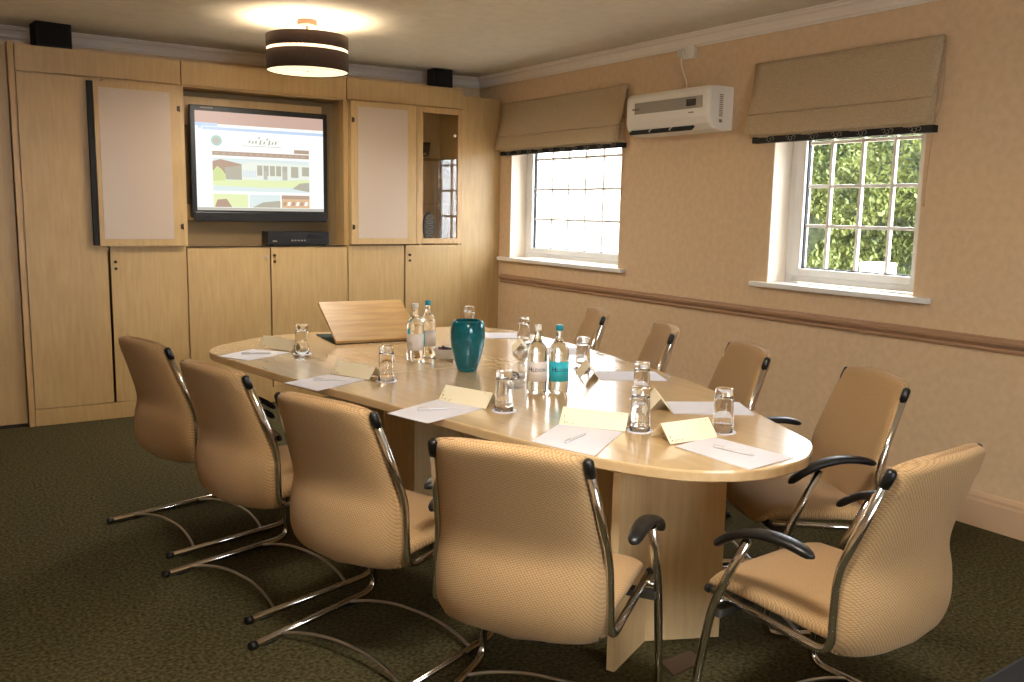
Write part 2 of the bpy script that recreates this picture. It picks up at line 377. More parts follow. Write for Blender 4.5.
def unit(name, label, x0, x1, open_zone=None):
    t = thing(name, label, 'cabinet', ((x0+x1)/2, 0, 0)); ox = -(x0+x1)/2
    P = lambda mb, n, mt: mb.build(n, mt, t, loc=(ox, 0, 0))
    mb = MB(); th = .018
    mb.box(x0, x0+th, .021, YB, 0, H-.002).box(x1-th, x1, .021, YB, 0, H-.002).box(x0+th, x1-th, YB-.01, YB, 0, H-.002)
    mb.box(x0+th, x1-th, .021, YB-.01, H-.02, H-.002).box(x0+th, x1-th, .021, YB-.01, ZC-.02, ZC-.001).box(x0+th, x1-th, .021, YB-.01, HC-.004, HC+.014)
    P(mb, 'carcass', M['wood_v'])
    P(MB().box(x0+.0035, x1-.0035, 0, .019, HC+.007, H, .0012, seg=1), 'cornice_panel', M['wood_h'])
    P(MB().box(x0+.002, x1-.002, 0, .019, 0, .108, .0012, seg=1), 'plinth', M['wood_h'])
    t.location = ((x0+x1)/2, 0, 0)
    return t, ox
def wbdoor(t, ox, x0, x1, z0, z1, b0, b1, hx, s, edge_left):
    d = MB().box(x0, x1, -.045, -.026, z0, z1, .0012, seg=1).build('door', M['wood_v'], t, loc=(ox, 0, 0))
    w_ = MB().box(b0, b1, -.0475, -.0448, z0+.045, z1-.04, .001, seg=1).build('whiteboard', M['board'], d)
    for x in (b0+.02, b1-.02):
        for z in (z0+.065, z1-.06): MB().box(x-.004, x+.004, -.0495, -.0470, z-.004, z+.004, .001).build('board_screw', M['steel'], d)
    for z in (z0+.13, z1-.14): hinge(d, hx, z, s)
    if edge_left:
        MB().box(x0-.034, x0-.001, -.040, -.001, z0+.006, z1-.004).build('door_edge_gap_shadow', M['blackm'], d)  # black door edging and the gap shadow beside it, painted as one dark box
    return d
# left unit
XA, XB_, XC, XD = -3.555, -2.573, -1.385, -.386
t, ox = unit('storage_cabinet', 'tall maple cupboard at the left end with a folded-back whiteboard door', XA, XB_)
d = door(t, XA, -3.072, .108, HC); d.location.x = ox
d = door(t, -3.066, XB_, .108, ZC+.03); d.location.x = ox; lock(d, -3.03, 1.055)
d = door(t, -3.066, XB_, ZC+.034, HC); d.location.x = ox
wbdoor(t, ox, -3.125, -2.585, ZC+.010, HC-.018, -3.098, -2.660, -2.60, -1, True)
MB().box(XA-.034, XA-.003, -.005, YB, 0, H+.012, .001, seg=1).build('end_panel', M['edge'], t, loc=(ox, 0, 0))
# tv unit
t, ox = unit('media_cabinet', 'middle maple cupboard with an open alcove holding the television', XB_, XC)
mid = -1.985
d = door(t, XB_, mid, .108, ZC-.008); d.location.x = ox; knob(d, mid-.035, 1.075)
d = door(t, mid, XC, .108, ZC-.008); d.location.x = ox; lock(d, mid+.03, 1.085)
mb = MB(); mb.box(XB_+.004, XC-.004, .0, .02, ZC-.004, ZC+.003); mb.build('dark_strip', M['gap'], t, loc=(ox, 0, 0))
mb = MB()  # mounting battens behind the television
mb.box(XB_+.02, XC-.13, .17, .19, 1.99, 2.18, .002); mb.build('mounting_board', M['wood_v'], t, loc=(ox, 0, 0)); MB().box(XB_+.02, XC-.13, .17, .19, 1.33, 1.44, .002).build('mounting_board', M['wood_v'], t, loc=(ox, 0, 0))
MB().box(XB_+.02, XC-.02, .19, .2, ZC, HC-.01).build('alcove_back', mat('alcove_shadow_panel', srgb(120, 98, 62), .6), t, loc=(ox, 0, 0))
# display unit (right)
t, ox = unit('display_cabinet', 'maple cupboard beside the window with glass door and small ornaments', XC, XD)
d = door(t, XC, -.905, .108, ZC+.005); d.location.x = ox
d = door(t, -.902, XD, .108, ZC+.005); d.location.x = ox; lock(d, -.86, 1.075)
wbdoor(t, ox, -1.372, -.835, ZC+.012, HC-.004, -1.318, -.905, -1.36, 1, False)
MB().box(XC+.018, -.80, .0, .019, ZC+.01, HC).build('door', M['wood_v'], t, loc=(ox, 0, 0))
MB().box(-.768, -.752, .02, YB-.01, ZC, HC-.005).build('divider', M['wood_v'], t, loc=(ox, 0, 0))
gx0, gx1, gz0, gz1 = -.80, XD, ZC+.012, HC
mb = MB(); fw = .042
mb.box(gx0, gx0+fw+.012, -.002, .019, gz0, gz1, .001).box(gx1-fw, gx1, -.002, .019, gz0, gz1, .001).box(gx0+fw, gx1-fw, -.002, .019, gz0, gz0+fw, .001).box(gx0+fw, gx1-fw, -.002, .019, gz1-fw, gz1, .001)
gd = mb.build('glass_door', M['edge'], t, loc=(ox, 0, 0))
MB().box(gx0+fw, gx1-fw, .007, .011, gz0+fw, gz1-fw).build('pane', M['pane_smoke'], gd)
knob(gd, gx1-fw+.0-.035, 2.02, 'white', -.004); knob(gd, gx1-fw-.035, 1.36, 'white', -.004)
for z in (1.475, 1.83): MB().box(-.75, XD-.02, .04, YB-.02, z, z+.006).build('glass_shelf', M['pane_smoke'], t, loc=(ox, 0, 0))
# filler panel between cupboards and wall
tag(MB().box(XD+.012, -.002, .030, .048, 0, 2.345, .001, seg=1).build('filler_panel', M['wood_v']), 'plain maple panel closing the gap between glass cupboard and window wall', 'panel')
tag(MB().box(-4.75, XA-.04, .03, .05, .0, 2.385, .001, seg=1).build('wood_panel', M['wood_v']), 'maple wall panel at the far left edge beside the tall cupboard', 'panel')
struct(MB().box(-4.75, XA-.04, .029, .0305, 0, .022).build('plinth_shadow_strip', M['gap']))  # dark strip painted in as the plinth shadow along the panel foot
# ornaments in the glass cupboard
t = tag(MB().lathe([(.0, .0), (.030, 0), (.034, .02), (.048, .13), (.045, .13), (.031, .025), (0, .02)], 24).build('glass_vase', M['glass']), 'small clear glass vase on the upper glass shelf of the cupboard', 'vase'); t.location = (-.645, .16, 1.8365)
t = thing('black_ornament', 'black oval patterned ornament on the floor of the glass cupboard', 'ornament', (-.60, .17, ZC))
MB().lathe([(.0, 0), (.05, 0), (.05, .02), (.02, .03), (0, .03)], 20).build('base', M['black'], t)
mb = MB(); mb.loops([[Vector((.055*sc*math.cos(a), yy, .145+.12*sc*math.sin(a))) for a in [2*PI*k/24 for k in range(24)]] for sc, yy in ((.85, -.014), (1, -.006), (1, .006), (.85, .014))])
mb.build('oval_plaque', M['black'], t)
mb = MB()
for k in range(5): mb.tube([(.03*math.cos(a), -.017, .06+k*.04+.012*math.sin(a)) for a in [2*PI*q/10 for q in range(11)]], .002, 5)
mb.build('relief', M['grey'], t)

# speakers on top
def speaker(label, x, y, wd, dp, h, rot):
    t = thing('loudspeaker', label, 'loudspeaker', (x, y, H+.001), rot)
    MB().box(-wd/2, wd/2, -dp/2, dp/2, 0, h, .006).build('cabinet', M['blackm'], t)
    MB().box(-wd/2+.008, wd/2-.008, -dp/2-.006, -dp/2+.002, .008, h-.008, .003).build('grille', mat('speaker_cloth', srgb(12, 11, 11), .95), t)
speaker('larger black box loudspeaker on top of the left end cupboard', -3.335, .075, .205, .17, .147, .10)
speaker('narrow black box loudspeaker on top of the glass-door cupboard', -.552, .085, .17, .12, .142, 0)

# ------------------------------------------------------------------ television
t = thing('television', 'wide flat television in the cupboard alcove showing a web page', 'television', (-2.0, .08, 1.33))
tx0, tx1, tz0, tz1 = -.503, .49, .0, .79
MB().box(tx0, tx1, .0, .05, .02, tz1, .006).build('casing', M['black'], t)
mb = MB().box(tx0+.01, tx1-.012, -.012, .02, -.005, .062, .006)
mb.build('speaker_bar', M['black'], t)
t2 = MB().box(tx0+.25, tx1-.25, .05, .09, .2, .6).build('wall_bracket', M['blackm'], t)
mb = MB(); q = Matrix.Translation((tx0+.12, -.013, .03)) @ Matrix.Diagonal((1.6, 1, .5, 1)) @ Matrix.Rotation(PI/2, 4, 'X')
c_ = bmesh.new(); bmesh.ops.create_cone(c_, cap_ends=True, segments=20, radius1=.02, radius2=.018, depth=.006); mb.merge(c_, q); mb.build('button', M['blackm'], t)
sx0, sx1, sz0, sz1 = -.470, .458, .072, .752
SM = [scr('white', 246, 252, 246), scr('pink', 196, 164, 150), scr('blue', 188, 206, 232), scr('brown', 176, 150, 132), scr('sky', 214, 226, 224), scr('green', 220, 230, 176),
      scr('roof', 176, 148, 128), scr('pale', 226, 232, 220), scr('dark', 176, 172, 154), scr('logo', 168, 200, 190), scr('grey', 186, 182, 170), scr('tree', 204, 216, 150), scr('orange', 214, 180, 140)]
mb = MB()
def R2(u0, u1, v0, v1, mi, lv):
    mb.mi = mi; y = -.0005 - .00035*lv
    X = lambda u: sx0+u*(sx1-sx0); Zz = lambda v: sz1-v*(sz1-sz0)
    mb.quad((X(u0), y, Zz(v1)), (X(u1), y, Zz(v1)), (X(u1), y, Zz(v0)), (X(u0), y, Zz(v0)))
def PG(pts, mi, lv):
    mb.mi = mi; y = -.0005 - .00035*lv
    mb.quad(*[(sx0+u*(sx1-sx0), y, sz1-v*(sz1-sz0)) for u, v in pts])
R2(0, 1, 0, 1, 0, 0); R2(0, 1, 0, .125, 1, 1); R2(.0, .165, .115, .15, 2, 2); R2(.05, 1, .155, .185, 2, 1); R2(.02, .045, .13, .175, 2, 2)
PG([(.155+.042*math.cos(a), .29+.055*math.sin(a)) for a in [2*PI*k/18 for k in range(18)]], 9, 1)
PG([(.155+.026*math.cos(a), .29+.034*math.sin(a)) for a in [2*PI*k/18 for k in range(18)]], 10, 2)
for i, (u, v_, h) in enumerate([(.395, .285, .03), (.42, .29, .026), (.445, .285, .03), (.47, .24, .02), (.48, .285, .05), (.51, .29, .03), (.535, .25, .02), (.55, .285, .05), (.575, .29, .026), (.60, .285, .035)]):
    PG([(u, v_+h/2), (u+.014, v_+h/2), (u+.020, v_-h/2), (u+.007, v_-h/2)], 8, 1)
R2(.355, .65, .325, .332, 10, 1)
R2(.757, .88, .345, .385, 3, 1); R2(.12, .88, .395, .438, 3, 1)
for k in range(14): R2(.14+k*.052, .17+k*.052, .412, .420, 10, 2)
R2(.12, .88, .462, .80, 4, 1)
PG([(.12, .50), (.18, .475), (.34, .52), (.34, .62), (.12, .62)], 6, 2); PG([(.12, .60), (.155, .545), (.19, .58), (.22, .64), (.21, .72), (.12, .72)], 11, 3)
PG([(.21, .56), (.34, .53), (.34, .68), (.22, .68)], 8, 3)
PG([(.34, .52), (.42, .49), (.88, .50), (.88, .66), (.34, .68)], 7, 3)
for k in range(9): R2(.445-.012*k, .449-.012*k, .58, .65, 2, 4)
for k in range(5): R2(.46+.05*k, .50+.05*k, .525, .63, 8, 4)
R2(.73, .79, .525, .64, 8, 4); R2(.82, .88, .525, .62, 8, 4); R2(.51, .54, .58, .67, 10, 5); R2(.66, .70, .58, .67, 10, 5)
PG([(.12, .70), (.35, .68), (.60, .68), (.88, .66), (.88, .745), (.5, .755), (.12, .745)], 5, 4)
PG([(.74, .76), (.80, .70), (.88, .69), (.88, .79)], 8, 5)
R2(.12, .385, .83, .965, 5, 1); PG([(.13, .965), (.15, .89), (.22, .88), (.26, .965)], 6, 2)
R2(.395, .64, .83, .965, 4, 1); PG([(.42, .965), (.50, .91), (.64, .89), (.64, .965)], 8, 2)
R2(.65, .88, .83, .965, 12, 1); R2(.65, .88, .83, .87, 3, 2)
for k in range(6): PG([(.66+.035*k, .94), (.67+.035*k, .90), (.69+.035*k, .90), (.685+.035*k, .94)], 0 if k % 2 else 6, 3)
R2(0, 1, .97, 1, 10, 1)
mb.build('screen', SM, t, recalc=False)
mb = MB()
for k in range(7): mb.box(tx0+.075+k*.012, tx0+.083+k*.012, -.001, .001, tz1-.02, tz1-.012)
mb.build('maker_mark', M['grey'], t)
# receiver box
t = thing('receiver_box', 'flat black receiver box on the alcove floor under the television', 'receiver', (-1.752, .14, ZC))
MB().box(-.235, .235, -.10, .04, .008, .105, .005).build('casing', M['black'], t)
mb = MB().box(.06, .2, -.103, -.099, .055, .085); mb.build('display_window', mat('tinted_display', srgb(30, 34, 38), .15), t)
mb = MB()
for k in range(5): mb.box(-.06+k*.024, -.046+k*.024, -.105, -.099, .035, .045, .001)
mb.box(-.2, -.17, -.1045, -.099, .03, .04); mb.build('button', M['grey'], t)
mb = MB()
for x in (-.2, .2):
    for y in (-.08, .03): MB().box(x-.012, x+.012, y-.008, y+.008, 0, .009).build('foot', M['blackm'], t)

# ------------------------------------------------------------------ ceiling lamps
def drum_lamp(label, x, y, watts):
    t = thing('drum_lamp', label, 'ceiling lamp', (x, y, CZ), 0)
    MB().lathe([(0, 0), (.058, 0), (.060, -.006), (.060, -.030), (.054, -.036), (0, -.036)], 32).build('ceiling_rose', M['brass'], t)
    MB().tube([(0, 0, -.03), (0, 0, -.30)], .006, 8).build('stem', M['brass'], t)
    r = .242; z0, z1 = -.300, -.096; g0, g1 = -.190, -.172
    def band(a, b): return MB().lathe([(r, a), (r, b), (r-.003, b), (r-.003, a), (r, a)], 64)
    sh = band(z0, g0).build('lower_shade_band', M['shade_out'], t); band(g1, z1).build('upper_shade_band', M['shade_out'], t)
    MB().lathe([(r-.004, g0-.004), (r-.004, g1+.004), (r-.006, g1+.004), (r-.006, g0-.004), (r-.004, g0-.004)], 64).build('lit_ring', M['slot'], t)
    MB().lathe([(r-.004, z1), (r-.004, z0+.006), (r-.006, z0+.006), (r-.006, z1)], 64).build('shade_lining', mat('lining', srgb(240, 226, 200), .8), t)
    MB().lathe([(0, z0+.004), (r-.006, z0+.004), (r-.006, z0+.008), (0, z0+.008)], 64).build('diffuser', M['diff'], t)
    mb = MB()
    for k in range(3):
        a = k*2*PI/3; mb.tube([(0, 0, z1-.004), ((r-.004)*math.cos(a), (r-.004)*math.sin(a), z1-.004)], .003, 6)
    mb.build('spider', M['brass'], t)
    for k in range(3):
        a = k*2*PI/3+.5; b_ = MB().lathe([(0, -.03), (.012, -.028), (.022, -.012), (.022, .006), (.012, .022), (0, .026)], 16).build('bulb', M['bulb'], t); b_.location = (.1*math.cos(a), .1*math.sin(a), -.215)
        l = bpy.data.lights.new('bulb_light', 'POINT'); l.energy = watts[1]/3; l.color = (1, .84, .64); l.shadow_soft_size = .03
        lo = bpy.data.objects.new('bulb_light', l); COL.objects.link(lo); lo.parent = t; lo.location = (.1*math.cos(a), .1*math.sin(a), -.165)
    l = bpy.data.lights.new('diffuser_light', 'AREA'); l.shape = 'DISK'; l.size = .44; l.energy = watts[0]; l.color = (1, .92, .82)
    lo = bpy.data.objects.new('diffuser_light', l); COL.objects.link(lo); lo.parent = t; lo.location = (0, 0, z0-.004)
    return t
drum_lamp('dark brown drum lamp with a lit cream ring under the ceiling', -2.096, -1.083, LAMP1)
drum_lamp('added unseen drum lamp lighting the near end of the room', -3.2, -5.15, LAMP2)

# ------------------------------------------------------------------ blinds
def blind(label, y0, y1, cord):
    t = thing('roman_blind', label, 'blind', (0, (y0+y1)/2, 2.30)); c = (y0+y1)/2; a, b = y0-c, y1-c
    def sheet(pr, th, aa=a, bb=b):
        pts = [Vector((-x, 0, z)) for x, z in pr]; pts = catmull(pts, 5)
        back = [p + Vector((th, 0, 0)) for p in pts]; loop = pts+back[::-1]
        n = 26; rows = []
        for k in range(n+1):
            y = aa+(bb-aa)*k/n; rows.append([Vector((p.x+.003*math.sin(k*.9+p.z*9)*min(1, -(p.z)*4), y, p.z)) for p in loop])
        return MB().loops(rows)
    sheet([(.035, 0), (.042, -.10), (.060, -.20), (.082, -.285), (.086, -.298), (.078, -.304)], .005).build('main_drop', M['blind'], t)
    sheet([(.058, -.28), (.078, -.31), (.094, -.36), (.100, -.405), (.098, -.418), (.088, -.422)], .006, a+.002, b-.002).build('lower_fold', M['blind'], t)
    sheet([(.040, -.25), (.052, -.33), (.062, -.41), (.062, -.437)], .005, a+.004, b-.004).build('back_fold', M['blind'], t)
    MB().box(-.064, -.018, a-.0, b-.03, -.468, -.432, .002).build('black_trim', M['blindtrim'], t)
    mb = MB(); n = int((b-a)/.155)
    for k in range(n):
        yy = a+.07+k*(b-a-.1)/n
        for j, s in enumerate((1, -1, 1)):
            mb.tube([(-.0655, yy+j*.022+.010*math.cos(q), -.450+s*.003+.010*math.sin(q)) for q in [s*(.3+.55*i) for i in range(9)]], .0016, 5)
    mb.build('trim_pattern', M['swirl'], t)
    MB().box(-.035, -.002, a+.005, b-.005, -.03, -.001, .003).build('headrail', M['blind'], t)
    if cord:
        mb = MB(); mb.tube([(-.03, a-.012, -.01), (-.028, a-.014, -.3), (-.012, a+.03, -.45), (-.012, a+.045, -.80)], .0022, 6, 5); mb.tube([(-.012, a+.045, -.80), (-.012, a+.045, -.83)], .005, 8)
        mb.build('pull_cord', mat('cord', srgb(200, 170, 136), .6), t)
    return t
blind('folded linen roman blind over the window nearest the cabinets', -1.595, -.03, True).scale = (1, 1, .895)
blind('folded linen roman blind over the window right of the air conditioner', -3.868, -2.725, True).scale = (1, 1, .965)

# ------------------------------------------------------------------ air conditioner
ay0, ay1 = -2.535, -1.785
t = thing('air_conditioner', 'white wall-mounted air conditioner between the two windows', 'air conditioner', (0, (ay0+ay1)/2, 1.93))
hw = (ay1-ay0)/2
prof = [(0, .005), (.10, .0), (.15, .012), (.188, .045), (.20, .085), (.20, .235), (.192, .252), (.175, .262), (0, .265)]
def prow(y, s=1): return [Vector((-max(0, p)*1.0 if s == 1 else -p*s, y, .132+(z-.132)*(s if s == 1 else .5+.5*s))) for p, z in prof]
mb = MB(); mb.loops([prow(-hw, .93), prow(-hw+.012, .98), prow(-hw+.03, 1), prow(hw-.03, 1), prow(hw-.012, .98), prow(hw, .93)], smooth=False)
mb.build('casing', M['white'], t)
MB().box(-.2035, -.199, -hw+.055, hw-.095, .135, .205, .001).build('front_strip', M['grey'], t)
MB().box(-.2050, -.2030, -hw+.105, -hw+.185, .150, .190, .001).build('display', mat('display', srgb(40, 18, 12), .2), t)
mb = MB()
for i, hh in enumerate((.012, .008, .012, .01, .012)): mb.box(-.2048, -.2030, hw-.085-i*.013, hw-.076-i*.013, .160, .160+hh)
for i in range(5): mb.box(-.2010, -.1995, -hw+.125+i*.009, -hw+.131+i*.009, .108, .116)
mb.build('maker_mark', mat('maker_grey', srgb(96, 90, 80), .5), t)
# outlet
mb = MB()
q = Matrix.Translation((-.171, 0, .030)) @ Matrix.Rotation(math.radians(-38), 4, 'Y')
mb.box(-.032, .030, -hw+.14, hw-.05, -.003, .0125, rot=q); mb.build('outlet', M['blackm'], t)
for k in range(3): MB().box(-.004, .020, -hw+.150+k*.185, -hw+.315+k*.185, -.004, .0155, .002, rot=q).build('louvre', M['white'], t)
for k in range(2): MB().box(-.032, .022, -hw+.319+k*.185, -hw+.329+k*.185, -.004, .0165, .002, rot=q).build('louvre_post', M['white'], t)
mb = MB()
for k in range(12): mb.box(-.115-.0, -.085, -hw-.001+.0, -hw+.004, .085+k*.011, .091+k*.011)
mb.box(-.112, -.088, -hw-.001, -hw+.004, .05, .068); mb.build('side_label', mat('side_label_print', srgb(150, 118, 96), .6), t)
MB().box(-.022, -.002, hw+.03, hw+.19, .02, .22).build('wall_plate', M['trimw'], t) if False else None
# socket box and cable under the crown moulding
t = thing('cable_outlet', 'small white outlet box with a cable just above the air conditioner', 'outlet', (0, -2.17, 2.40))
MB().box(-.035, -.001, -.045, .045, .0, .075, .004).build('box', M['white'], t)
MB().box(-.062, -.030, .025, .068, .012, .055, .006).build('plug', M['white'], t)
MB().tube([(-.045, .047, .012), (-.04, .05, -.03), (-.03, .035, -.09), (-.03, .005, -.15), (-.05, -.01, -.206)], .003, 6, 5).build('cable', M['white'], t)

# ------------------------------------------------------------------ table
TZ = .735
outline = [(-2.965, -1.99), (-2.970, -2.10), (-2.905, -2.55), (-2.84, -2.92), (-2.72, -3.47), (-2.655, -3.80), (-2.60, -4.08), (-2.53, -4.37), (-2.44, -4.57), (-2.335, -4.69),
           (-2.17, -4.762), (-2.00, -4.757), (-1.90, -4.715), (-1.80, -4.64), (-1.745, -4.54), (-1.66, -4.35), (-1.54, -4.08), (-1.42, -3.77), (-1.31, -3.27), (-1.20, -2.60), (-1.18, -2.15), (-1.24, -1.84),
           (-1.36, -1.73), (-1.60, -1.665), (-2.05, -1.60), (-2.45, -1.58), (-2.70, -1.70), (-2.90, -1.86)]
pts = catmull([Vector((x, y, 0)) for x, y in outline] + [Vector((*outline[0], 0))], 6)[:-1]
t = thing('conference_table', 'large maple boardroom table with rounded ends in the middle of the room', 'table', (-2.1, -3.2, 0))
cen = Vector((-2.1, -3.2, 0))
SEAM = -2.93
def clip(poly, keep_hi):
    out = []
    for a, b in zip(poly, poly[1:]+poly[:1]):
        ia = (a.y >= SEAM) == keep_hi; ib = (b.y >= SEAM) == keep_hi
        if ia: out.append(a)
        if ia != ib:
            k = (SEAM-a.y)/(b.y-a.y); out.append(a.lerp(b, k))
    return out
def inset(poly, d):
    c = sum(poly, Vector())/len(poly); n = len(poly); out = []
    for i in range(n):
        e = (poly[(i+1) % n]-poly[i-1]).normalized(); nn = Vector((e.y, -e.x, 0))
        if nn.dot(poly[i]-c) < 0: nn = -nn
        out.append(poly[i]-nn*d)
    return out
for hi in (True, False):
    pl = clip(pts, hi)
    sh = [p + Vector((0, (.0008 if hi else -.0008), 0)) for p in pl]
    rows = []
    for dz_, ins in ((-.034, .004), (-.030, .0005), (-.006, 0), (-.002, .0012), (0, .0045)):
        q = inset(sh, ins) if ins else sh
        rows.append([Vector((p.x-cen.x, p.y-cen.y, TZ+dz_)) for p in q])
    mb = MB(); mb.loops(rows, smooth=False); mb.build('tabletop', M['wood_t'], t)
def panel(ax, ay, bx, by, name='leg_panel', th=.028, z1=TZ-.034, z0=0, mt='wood_leg'):
    a, b = Vector((ax, ay, 0))-cen, Vector((bx, by, 0))-cen; d = (b-a); L_ = d.length; ang = math.atan2(d.y, d.x)
    q = Matrix.Translation(a) @ Matrix.Rotation(ang, 4, 'Z')
    return MB().box(0, L_, -th/2, th/2, z0, z1, .0015, rot=q).build(name, M[mt], t)
panel(-2.372, -4.372, -2.125, -4.255); panel(-2.145, -4.262, -1.895, -4.375); panel(-2.145, -4.247, -2.145, -3.75)
panel(-2.36, -2.10, -2.145, -2.25); panel(-2.135, -2.25, -1.90, -2.10); panel(-2.145, -2.265, -2.145, -2.75)
panel(-2.38, -3.02, -2.145, -3.02); panel(-2.13, -3.02, -1.90, -3.02)
panel(-2.145, -3.74, -2.145, -2.76, 'rail', .025, TZ-.034, TZ-.18)

# ------------------------------------------------------------------ chairs
def superloop(a, b, n, e1=.5, e2=.7):
    out = []
    for k in range(n):
        t_ = 2*PI*k/n; c, s = math.cos(t_), math.sin(t_)
        out.append((a*math.copysign(abs(c)**e1, c), b*math.copysign(abs(s)**e2, s)))
    return out
def make_chair():
    t = thing('conference_chair', '', 'chair')
    n = 40
    # backrest
    T = [(.334, .030, .12, .006), (.3355, .027, .160, .016), (.343, .022, .190, .025), (.357, .012, .216, .032), (.380, .000, .236, .037), (.42, -.008, .246, .040), (.47, -.012, .246, .040), (.53, -.012, .242, .037),
         (.582, -.008, .237, .034), (.64, -.022, .230, .032), (.70, -.042, .224, .031), (.77, -.067, .216, .030), (.83, -.088, .209, .029), (.862, -.099, .204, .027), (.877, -.104, .198, .020), (.884, -.106, .188, .009)]
    T1 = [tuple(v) + (w_[0],) for v, w_ in zip(catmull([Vector((a, b, c)) for a, b, c, d in T], 3), catmull([Vector((d, 0, 0)) for a, b, c, d in T], 3))]
    rows = []
    for z, u, hw, th in T1:
        r = []
        for v, w_ in superloop(hw, th+.004, n, .36, .75):
            k = (v/hw)
            if z > .37: v = v*(hw+.008)/hw if w_ > .25*th else (v*(hw-.010)/hw if w_ < .1*th else v*(hw-.004)/hw)
            if w_ < 0: w_ *= 1.22
            sag = -.030*(1-k*k)
            bulge = (-.016*max(0, 1-abs((z-.45)/.17)**2)*(1-k*k) if w_ < 0 else 0)
            zz = z - (.016*abs(k)**3 if z > .80 else 0) + (.030*k*k if z < .36 else 0)
            r.append(Vector((u+.003+w_+sag+bulge, v, zz)))
        rows.append(r)
    MB().loops(rows).build('backrest', M['fabric'], t)
    # seat
    S_ = [(-.02, .195, .392, .018), (-.012, .215, .397, .030), (.01, .228, .404, .036), (.08, .234, .412, .038), (.18, .236, .419, .039), (.28, .236, .425, .040), (.35, .235, .425, .039), (.385, .233, .420, .036), (.412, .228, .412, .030), (.428, .218, .404, .020), (.434, .205, .398, .009)]
    rows = []
    for x, hw, zc, th in S_:
        rows.append([Vector((x-.012*(v/hw)**2 if x > .38 else x, v, zc+w_*(1 if w_ > 0 else .75)-.008*(1-(v/hw)**2)*(1 if w_ > 0 else 0))) for v, w_ in superloop(hw, th, n, .4, .7)])
    MB().loops(rows).build('seat', M['fabric_s'], t)
    for s in (1, -1):
        path = fillet([(-.094, s*.210, .845), (.003, s*.241, .582), (.0, s*.252, .372), (.388, s*.250, .405)], [.05, .05], 6)
        MB().tube(path, .0115, 12).build('side_frame', M['chrome'], t)
        path = fillet([(-.101, s*.219, .864), (-.070, s*.226, .780)], .01)
        mb = MB(); mb.tube([(-.1000, s*.2085, .862), (-.0975, s*.209, .856), (-.090, s*.211, .836), (-.082, s*.2135, .816)], lambda q: (.008, .0135, .014, .0125)[min(3, int(q*3+.01))], 12)
        mb.build('frame_cap', M['black'], t)
        MB().tube([(.385, s*.25, .4048), (.397, s*.25, .4058)], .0125, 12).build('frame_end_cap', M['black'], t)
        # leg : arm support -> front leg -> floor runner
        y = s*.288
        path = fillet([(.240, y, .600), (.345, y, .383), (.412, y, .016), (-.150, y, .014)], [.07, .075], 7)
        lg = MB().tube(path, .0125, 12).build('leg', M['chrome'], t)
        MB().tube([(-.146, y, .0145), (-.168, y, .0145)], .0137, 12).build('runner_cap', M['black'], lg)
        for g_ in (.25, -.12): MB().box(g_, g_+.055, y-.012, y+.012, 0, .006, .002).build('glide', M['black'], lg)
        mb = MB(); mb.tube([(.325, s*.25, .400), (.338, y, .392)], .010, 8); mb.build('link', M['chrome'], lg)
        # armrest
        C_ = catmull([Vector(p) for p in [(.040, y, .618), (.10, y, .632), (.17, y, .634), (.24, y, .620), (.30, y, .592), (.348, y, .556)]], 5)
        rows = []; N_ = len(C_)
        for i, p in enumerate(C_):
            q = i/(N_-1); d = (C_[min(i+1, N_-1)]-C_[max(i-1, 0)]).normalized(); up = Vector((-d.z, 0, d.x))
            e = math.sqrt(max(0, 1-(2*q-1)**12)); e = max(e, .25)
            wd = (.018+.008*math.sin(PI*min(1, q*1.05)))*e; hh = .0125*e
            rows.append([p+Vector((0, a, 0))+up*b for a, b in superloop(wd, hh, 16, .8, .8)])
        MB().loops(rows).build('armrest', M['black'], t)
    MB().box(.318, .352, -.286, .286, .352, .374, .003).build('seat_bracket', mat('grey_bracket', srgb(84, 80, 72), .4, .4), t)
    for u in (-.05, .27):
        MB().tube(catmull([Vector(p) for p in [(u, .288, .016), (u+.02, .20, .036), (u+.035, .08, .050), (u+.035, -.08, .050), (u+.02, -.20, .036), (u, -.288, .016)]], 5), .0055, 8).build('floor_brace', M['steel'], t)
    return t
CH = [(-3.252, -2.397, .232, 'beige chair on the left side of the table, farthest back by the cupboards'),
      (-3.168, -3.139, .266, 'beige chair on the left side, second from the cupboards'),
      (-3.042, -3.864, .355, 'beige chair on the left side, third from the cupboards'),
      (-2.860, -4.567, .582, 'beige chair seen squarely from behind at the left of the table near end'),
      (-2.055, -5.107, 1.638, 'beige chair at the near end of the table, turned with its whole side showing'),
      (-1.296, -4.402, 2.685, 'beige chair at the right corner of the table, both arms and seat visible'),
      (-1.217, -3.719, 2.681, 'beige chair on the window side, nearest of the three showing only backrests'),
      (-1.056, -3.010, 2.587, 'beige chair on the window side, middle one of three showing only backrests'),
      (-.919, -2.294, 2.656, 'beige chair on the window side, farthest one next to the blue-capped bottle')]
proto = make_chair()
for i, (x, y, a, lab) in enumerate(CH):
    o = proto if i == 0 else copy_tree(proto)
    o.location = (x, y, 0); o.rotation_euler = (0, 0, a); o['label'] = lab; o['group'] = 'conference chairs around the table'

